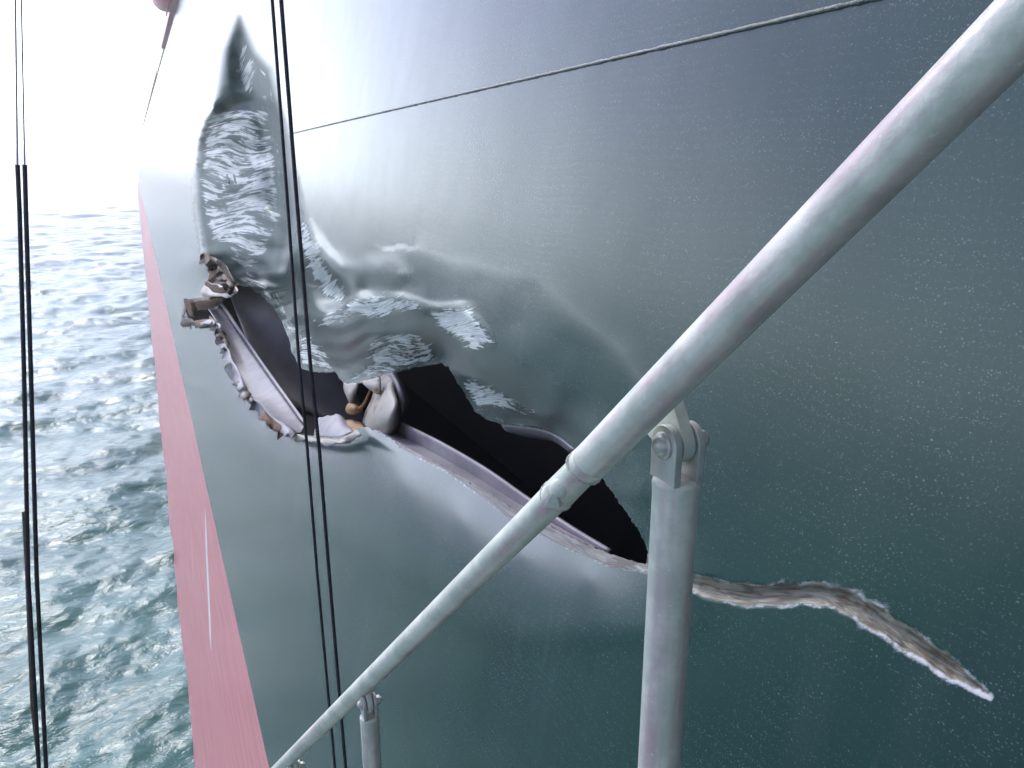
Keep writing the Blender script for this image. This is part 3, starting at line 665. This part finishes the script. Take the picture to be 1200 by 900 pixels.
# burnt, curled shards round the far end of the tear
def shard(rows, mat, rag=1.1, th=.012): link('torn_shard', loft([[(a, b, c*.6) for a, b, c in r] for r in rows], 14, 12, th, rag), mat, ship)
torn_rim([(238,296),(246,304),(255,318),(266,332),(277,338)], M_rust, .10, 6, 4, 'torn_shard')
torn_rim([(248,302),(257,310),(265,322),(274,335)], M_brown, .14, 5, 4, 'torn_shard')
torn_rim([(238,336),(252,343),(266,342),(277,336)], M_frame, .08, 4, 2, 'torn_shard')
shard([[(244,298,.12),(247,300,.02),(255,306,-.02),(262,318,.0)],[(243,312,.18),(250,312,.06),(259,318,.02),(266,330,.05)],[(250,330,.28),(257,330,.14),(264,332,.1),(270,338,.16)]], M_rust)
shard([[(254,305,-.04),(260,306,-.08),(266,312,-.06),(270,322,0)],[(258,318,-.02),(263,318,-.06),(269,322,-.03),(275,330,.04)],[(262,334,.05),(267,334,.0),(272,334,.02),(277,337,.1)]], M_brown)
shard([[(240,330,.02),(252,334,-.06),(264,337,-.08),(272,335,-.02)],[(241,336,.06),(252,342,-.04),(263,342,-.06),(273,337,0)],[(244,342,.12),(252,346,.04),(262,345,.0),(272,339,.05)]], M_rust)
shard([[(215,350,-.1),(219,349,-.16),(222,353,-.14),(225,358,-.06)],[(217,358,-.06),(221,358,-.12),(224,360,-.1),(227,364,-.02)],[(222,370,-.02),(224,371,-.05),(226,371,-.03),(228,370,.02)]], M_rust, .6)
shard([[(224,354,-.02),(236,352,-.08),(248,351,-.08),(262,346,-.02)],[(225,358,.04),(237,357,-.02),(249,355,-.03),(262,350,.04)],[(226,364,.12),(238,363,.1),(249,361,.08),(260,354,.12)]], M_rust, .8)
shard([[(211,378,-.08),(215,374,-.14),(220,373,-.14),(226,374,-.06)],[(212,381,-.06),(216,379,-.12),(221,377,-.12),(228,377,-.04)],[(215,383,-.02),(219,382,-.06),(224,380,-.06),(232,378,0)]], M_brown, .6)
torn_rim([(222,379),(236,377),(250,375),(258,386),(265,405),(271,420),(277,436),(286,452),(290,463),(300,470),(312,484),(322,494),(336,501),(346,508)], M_primer, .05, 5.5, 3.0)
torn_rim([(256,384),(262,396),(266,408)], M_brown, .07, 5, 2.5)
torn_rim([(281,446),(287,456),(293,464)], M_brown, .08, 6, 3)
torn_rim([(310,483),(320,493),(332,500),(345,507)], M_rust, .07, 6, 3)
torn_rim([(228,378),(240,376),(249,375)], M_rust, .05, 4, 2)
torn_rim([(345,510),(372,514),(400,515),(420,505)], M_frame, .03, 4, 1.5)
# two draught-hole slots in the dented plate
for x0 in (265, 273):
    link('dark_slot', loft([[(x0,204,.24),(x0+1.5,204,.24)],[(x0+2.5,215,.26),(x0+4.2,215,.26)]], 3, 6, .01), M_tank, ship)

# ------------------------------------------------------------------ ladder handrail
rail = tag(empty('ladder_handrail', at(787, 900, .62)), 'pale painted ladder handrail of tubes on hinged posts slanting across the torn green hull', 'handrail')
KA, KJ, KE = .50, .933, 2.38
A, J = at(1182, 44, KA), at(688, 545, KJ); d = (A - J).normalized()
def inter(p, q, n): return [p + (q-p)*i/n for i in range(n+1)]
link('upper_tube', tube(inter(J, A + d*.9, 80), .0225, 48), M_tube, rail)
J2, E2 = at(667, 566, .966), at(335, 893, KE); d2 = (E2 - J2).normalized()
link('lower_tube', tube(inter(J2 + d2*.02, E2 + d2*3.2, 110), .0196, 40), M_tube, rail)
# swaged joint: the sleeve that carries the thin tube, with its weld and dimple
u = -d
prof = [(-.012, .0226), (-.002, .0231), (.002, .0228), (.005, .0215), (.008, .0200), (.020, .0198), (.050, .0203), (.070, .0208), (.080, .0206), (.086, .0197), (.090, .0188)]
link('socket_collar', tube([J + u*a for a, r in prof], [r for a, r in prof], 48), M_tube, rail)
fu, fv = frame_of(u)
for off, rr, br in ((.005, .0216, .0022), (.084, .0200, .0018)):
    wb = []
    for i in range(73):
        a = 2*math.pi*i/72; wb.append(J + u*(off + .0022*math.sin(2*a + off*90) + random.uniform(-.0006, .0006)) + (fu*math.cos(a) + fv*math.sin(a))*rr)
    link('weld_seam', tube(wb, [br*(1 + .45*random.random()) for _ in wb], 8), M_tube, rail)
def dome(c, ax, r, h, n=20, m=7):
    uu, vv = frame_of(ax); ax = ax.normalized(); vs = [c + ax*h]; fs = []
    for i in range(1, m+1):
        t = math.pi/2*i/m
        for j in range(n):
            a = 2*math.pi*j/n; vs.append(c + ax*h*math.cos(t) + (uu*math.cos(a)+vv*math.sin(a))*r*math.sin(t))
    for j in range(n): fs.append((0, 1+j, 1+(j+1) % n))
    for i in range(m-1):
        for j in range(n): fs.append((1+i*n+j, 1+(i+1)*n+j, 1+(i+1)*n+(j+1) % n, 1+i*n+(j+1) % n))
    return mesh(vs, fs)
toeye = (Vector((0, 0, EYE)) - J).normalized(); side_n = (toeye - u*toeye.dot(u)).normalized()
nn = u.cross(side_n).normalized(); nn = nn if nn.z > 0 else -nn
rv = J + u*.046 + side_n*.0165 + nn*.0045; ra = (side_n + nn*.3).normalized()
link('rivet', dome(rv, ra, .0125, .0105), M_tube, rail)
r1, r2 = frame_of(ra)
link('rivet_ring', tube([rv + ra*.0038 + (r1*math.cos(a) + r2*math.sin(a))*.0124 for a in np.linspace(0, 2*math.pi, 33)], .0011, 8), M_rust, rail)
link('gusset', prism([(-.016, .008), (.028, .001), (.004, -.013)], tuple(u), tuple(nn), tuple(side_n), J + u*.060 + side_n*.0150, 0, .0095), M_bracket, rail)

def stanchion(px, py, k, s, plate):
    """hinged post: eye plate under the rail, fork, bolt with washer and nut, post"""
    c = at(px, py, k); X, Yx, Z = Vector((1, 0, 0)), Vector((0, 1, 0)), Vector((0, 0, 1))
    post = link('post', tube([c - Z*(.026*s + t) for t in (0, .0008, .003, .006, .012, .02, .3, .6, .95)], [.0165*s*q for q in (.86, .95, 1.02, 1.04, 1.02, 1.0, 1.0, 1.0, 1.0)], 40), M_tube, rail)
    def fork(x0, x1):
        pl = [(.0145*s*math.cos(a), .0145*s*math.sin(a)) for a in np.linspace(0, math.pi, 14)] + [(-.0145*s, -.027*s), (.0145*s, -.027*s)]
        return prism(pl, Yx, Z, X, c, x0*s, x1*s)
    link('fork_plate', fork(-.0125, -.0068), M_bracket, post); link('fork_plate', fork(.0068, .0125), M_bracket, post)
    rd = Vector((0, d.y, d.z)).normalized(); h = plate*s
    up = Vector((0, -rd.z, rd.y)); up = up if up.z > 0 else -up
    # eye plate: welded along the rail's underside, rounded round the bolt
    a0 = math.atan2(-up.z, -up.y)
    arc = [Vector((0, math.cos(a)*.0135*s, math.sin(a)*.0135*s)) for a in np.linspace(a0 - 1.35, a0 + 1.35, 12)]
    foot = [up*h + rd*(.020*s), up*h - rd*(.026*s)]
    # order feet so the outline does not cross
    if (arc[-1] - foot[0]).length > (arc[-1] - foot[1]).length: foot = foot[::-1]
    poly = [(p.y, p.z) for p in arc + foot]
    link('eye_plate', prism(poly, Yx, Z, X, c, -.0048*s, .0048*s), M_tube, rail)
    link('washer', tube([c + X*(-.0125*s), c + X*(-.0144*s)], .0098*s, 28), M_bracket, post)
    hd = link('bolt', dome(c + X*(-.0144*s), -X, .0074*s, .0062*s, 24, 7), M_bracket, post)
    link('nut', prism([(.0085*s*math.cos(a), .0085*s*math.sin(a)) for a in np.arange(6)*math.pi/3], Yx, Z, X, c, .0126*s, .020*s), M_bracket, post)
    link('bolt_end', tube([c + X*.018*s, c + X*.0235*s], .0048*s, 16), M_bracket, post)
stanchion(795, 519, .865, 1.55, .026)
stanchion(432, 823, 1.70, 1.22, .026)
stanchion(346, 899, 2.34, 1.22, .026)
# ------------------------------------------------------------------ wire falls
def rope(pts, r, mat, label, group=None, lobes=6, name='wire_rope', ends=(6, 4)):
    P = [at(*p) for p in pts]
    if ends[0]: P = [P[0] + (P[0] - P[1]).normalized()*ends[0]] + P
    if ends[1]: P = P + [P[-1] + (P[-1] - P[-2]).normalized()*ends[1]]
    o = link(name, rope_mesh(P, r, lobes), mat); return tag(o, label, 'rope', group)
rope([(315,-60,2.55),(319,0,2.6),(336,225,2.8),(350.5,425,2.95),(360,525,3.05),(372,675,3.2),(392.5,900,3.5),(399,980,3.6)], .0062, M_wire, 'left wire of the close pair hanging in front of the torn hull')
rope([(325,-60,2.55),(329.5,0,2.6),(347,225,2.8),(363.5,425,2.95),(374,525,3.05),(386,675,3.2),(405,900,3.5),(412,980,3.6)], .0074, M_wire, 'right wire of the close pair hanging in front of the torn hull')
rope([(20.5,193,2.7),(23,250,2.7),(28,430,2.75),(33,675,2.85),(45.5,900,3.0),(50,980,3.1)], .0078, M_wire, 'left thick dark wire hanging over the open sea', ends=(0, 4))
rope([(29,193,2.7),(30.5,250,2.7),(36,430,2.75),(43,675,2.85),(54,900,3.0),(58,980,3.1)], .0078, M_wire, 'right thick dark wire hanging over the open sea', ends=(0, 4))
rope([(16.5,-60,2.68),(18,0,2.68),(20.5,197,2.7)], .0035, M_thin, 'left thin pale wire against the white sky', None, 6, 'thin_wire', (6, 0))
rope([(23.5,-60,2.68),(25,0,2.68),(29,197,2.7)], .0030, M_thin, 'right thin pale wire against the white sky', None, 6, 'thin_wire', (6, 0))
rope([(27,600,2.9),(31,675,2.92),(37,828,3.0),(46,905,3.06),(50,980,3.1)], .005, M_hemp, 'tan line beside the left dark wire over the sea', None, 3, 'tan_line', (0, 4))

# ------------------------------------------------------------------ red boat hung out beyond the deck edge
def lifeboat():
    c = at(194, -9, 36.5)
    b = tag(empty('lifeboat', c), 'red rounded boat with a yellow band hanging outside the deck edge', 'lifeboat')
    n, m = 26, 24; L, R_ = 2.6, .66
    def surf(rs, lo, hi):
        vs = []
        for i in range(n+1):
            t = -1 + 2*i/n; e = math.sqrt(max(0, 1 - abs(t)**2.6))*rs + .01
            for j in range(m+1):
                a = lo + (hi-lo)*j/m; vs.append(c + Vector((math.cos(a)*e*R_, t*L, math.sin(a)*e*R_*1.05)))
        return mesh(vs, [(i*(m+1)+j, i*(m+1)+j+1, (i+1)*(m+1)+j+1, (i+1)*(m+1)+j) for i in range(n) for j in range(m)])
    link('hull', surf(1, math.pi, 2*math.pi), M_red, b)
    link('canopy', surf(.93, 0, math.pi), M_red, b)
    link('fender_band', surf(1.03, -math.radians(34), -math.radians(4)), M_yellow, b)
    link('keel', tube([c + Vector((0, t*2.0, -R_*1.05)) for t in (-1, 0, 1)], .04, 8), M_pink, b)
lifeboat()

# ------------------------------------------------------------------ sea air
hm = bpy.data.materials.new('sea air'); hm.use_nodes = True; ht = hm.node_tree; ht.nodes.clear()
ho = ht.nodes.new('ShaderNodeOutputMaterial'); hv = ht.nodes.new('ShaderNodeVolumePrincipled'); hv.inputs['Color'].default_value = (1, .99, .97, 1)
hv.inputs['Density'].default_value = HAZE; hv.inputs['Anisotropy'].default_value = .7; ht.links.new(hv.outputs[0], ho.inputs['Volume'])
x0, x1, y0, y1, z0, z1 = -9500, 9500, -9500, 9500, -2.2, 18.5
hz = [(x, y, z) for z in (z0, z1) for x, y in ((x0, y0), (x1, y0), (x1, y1), (x0, y1))]
tag(link('haze', mesh(hz, [(3,2,1,0),(4,5,6,7),(0,1,5,4),(1,2,6,5),(2,3,7,6),(3,0,4,7)]), hm, None, False), kind='stuff')
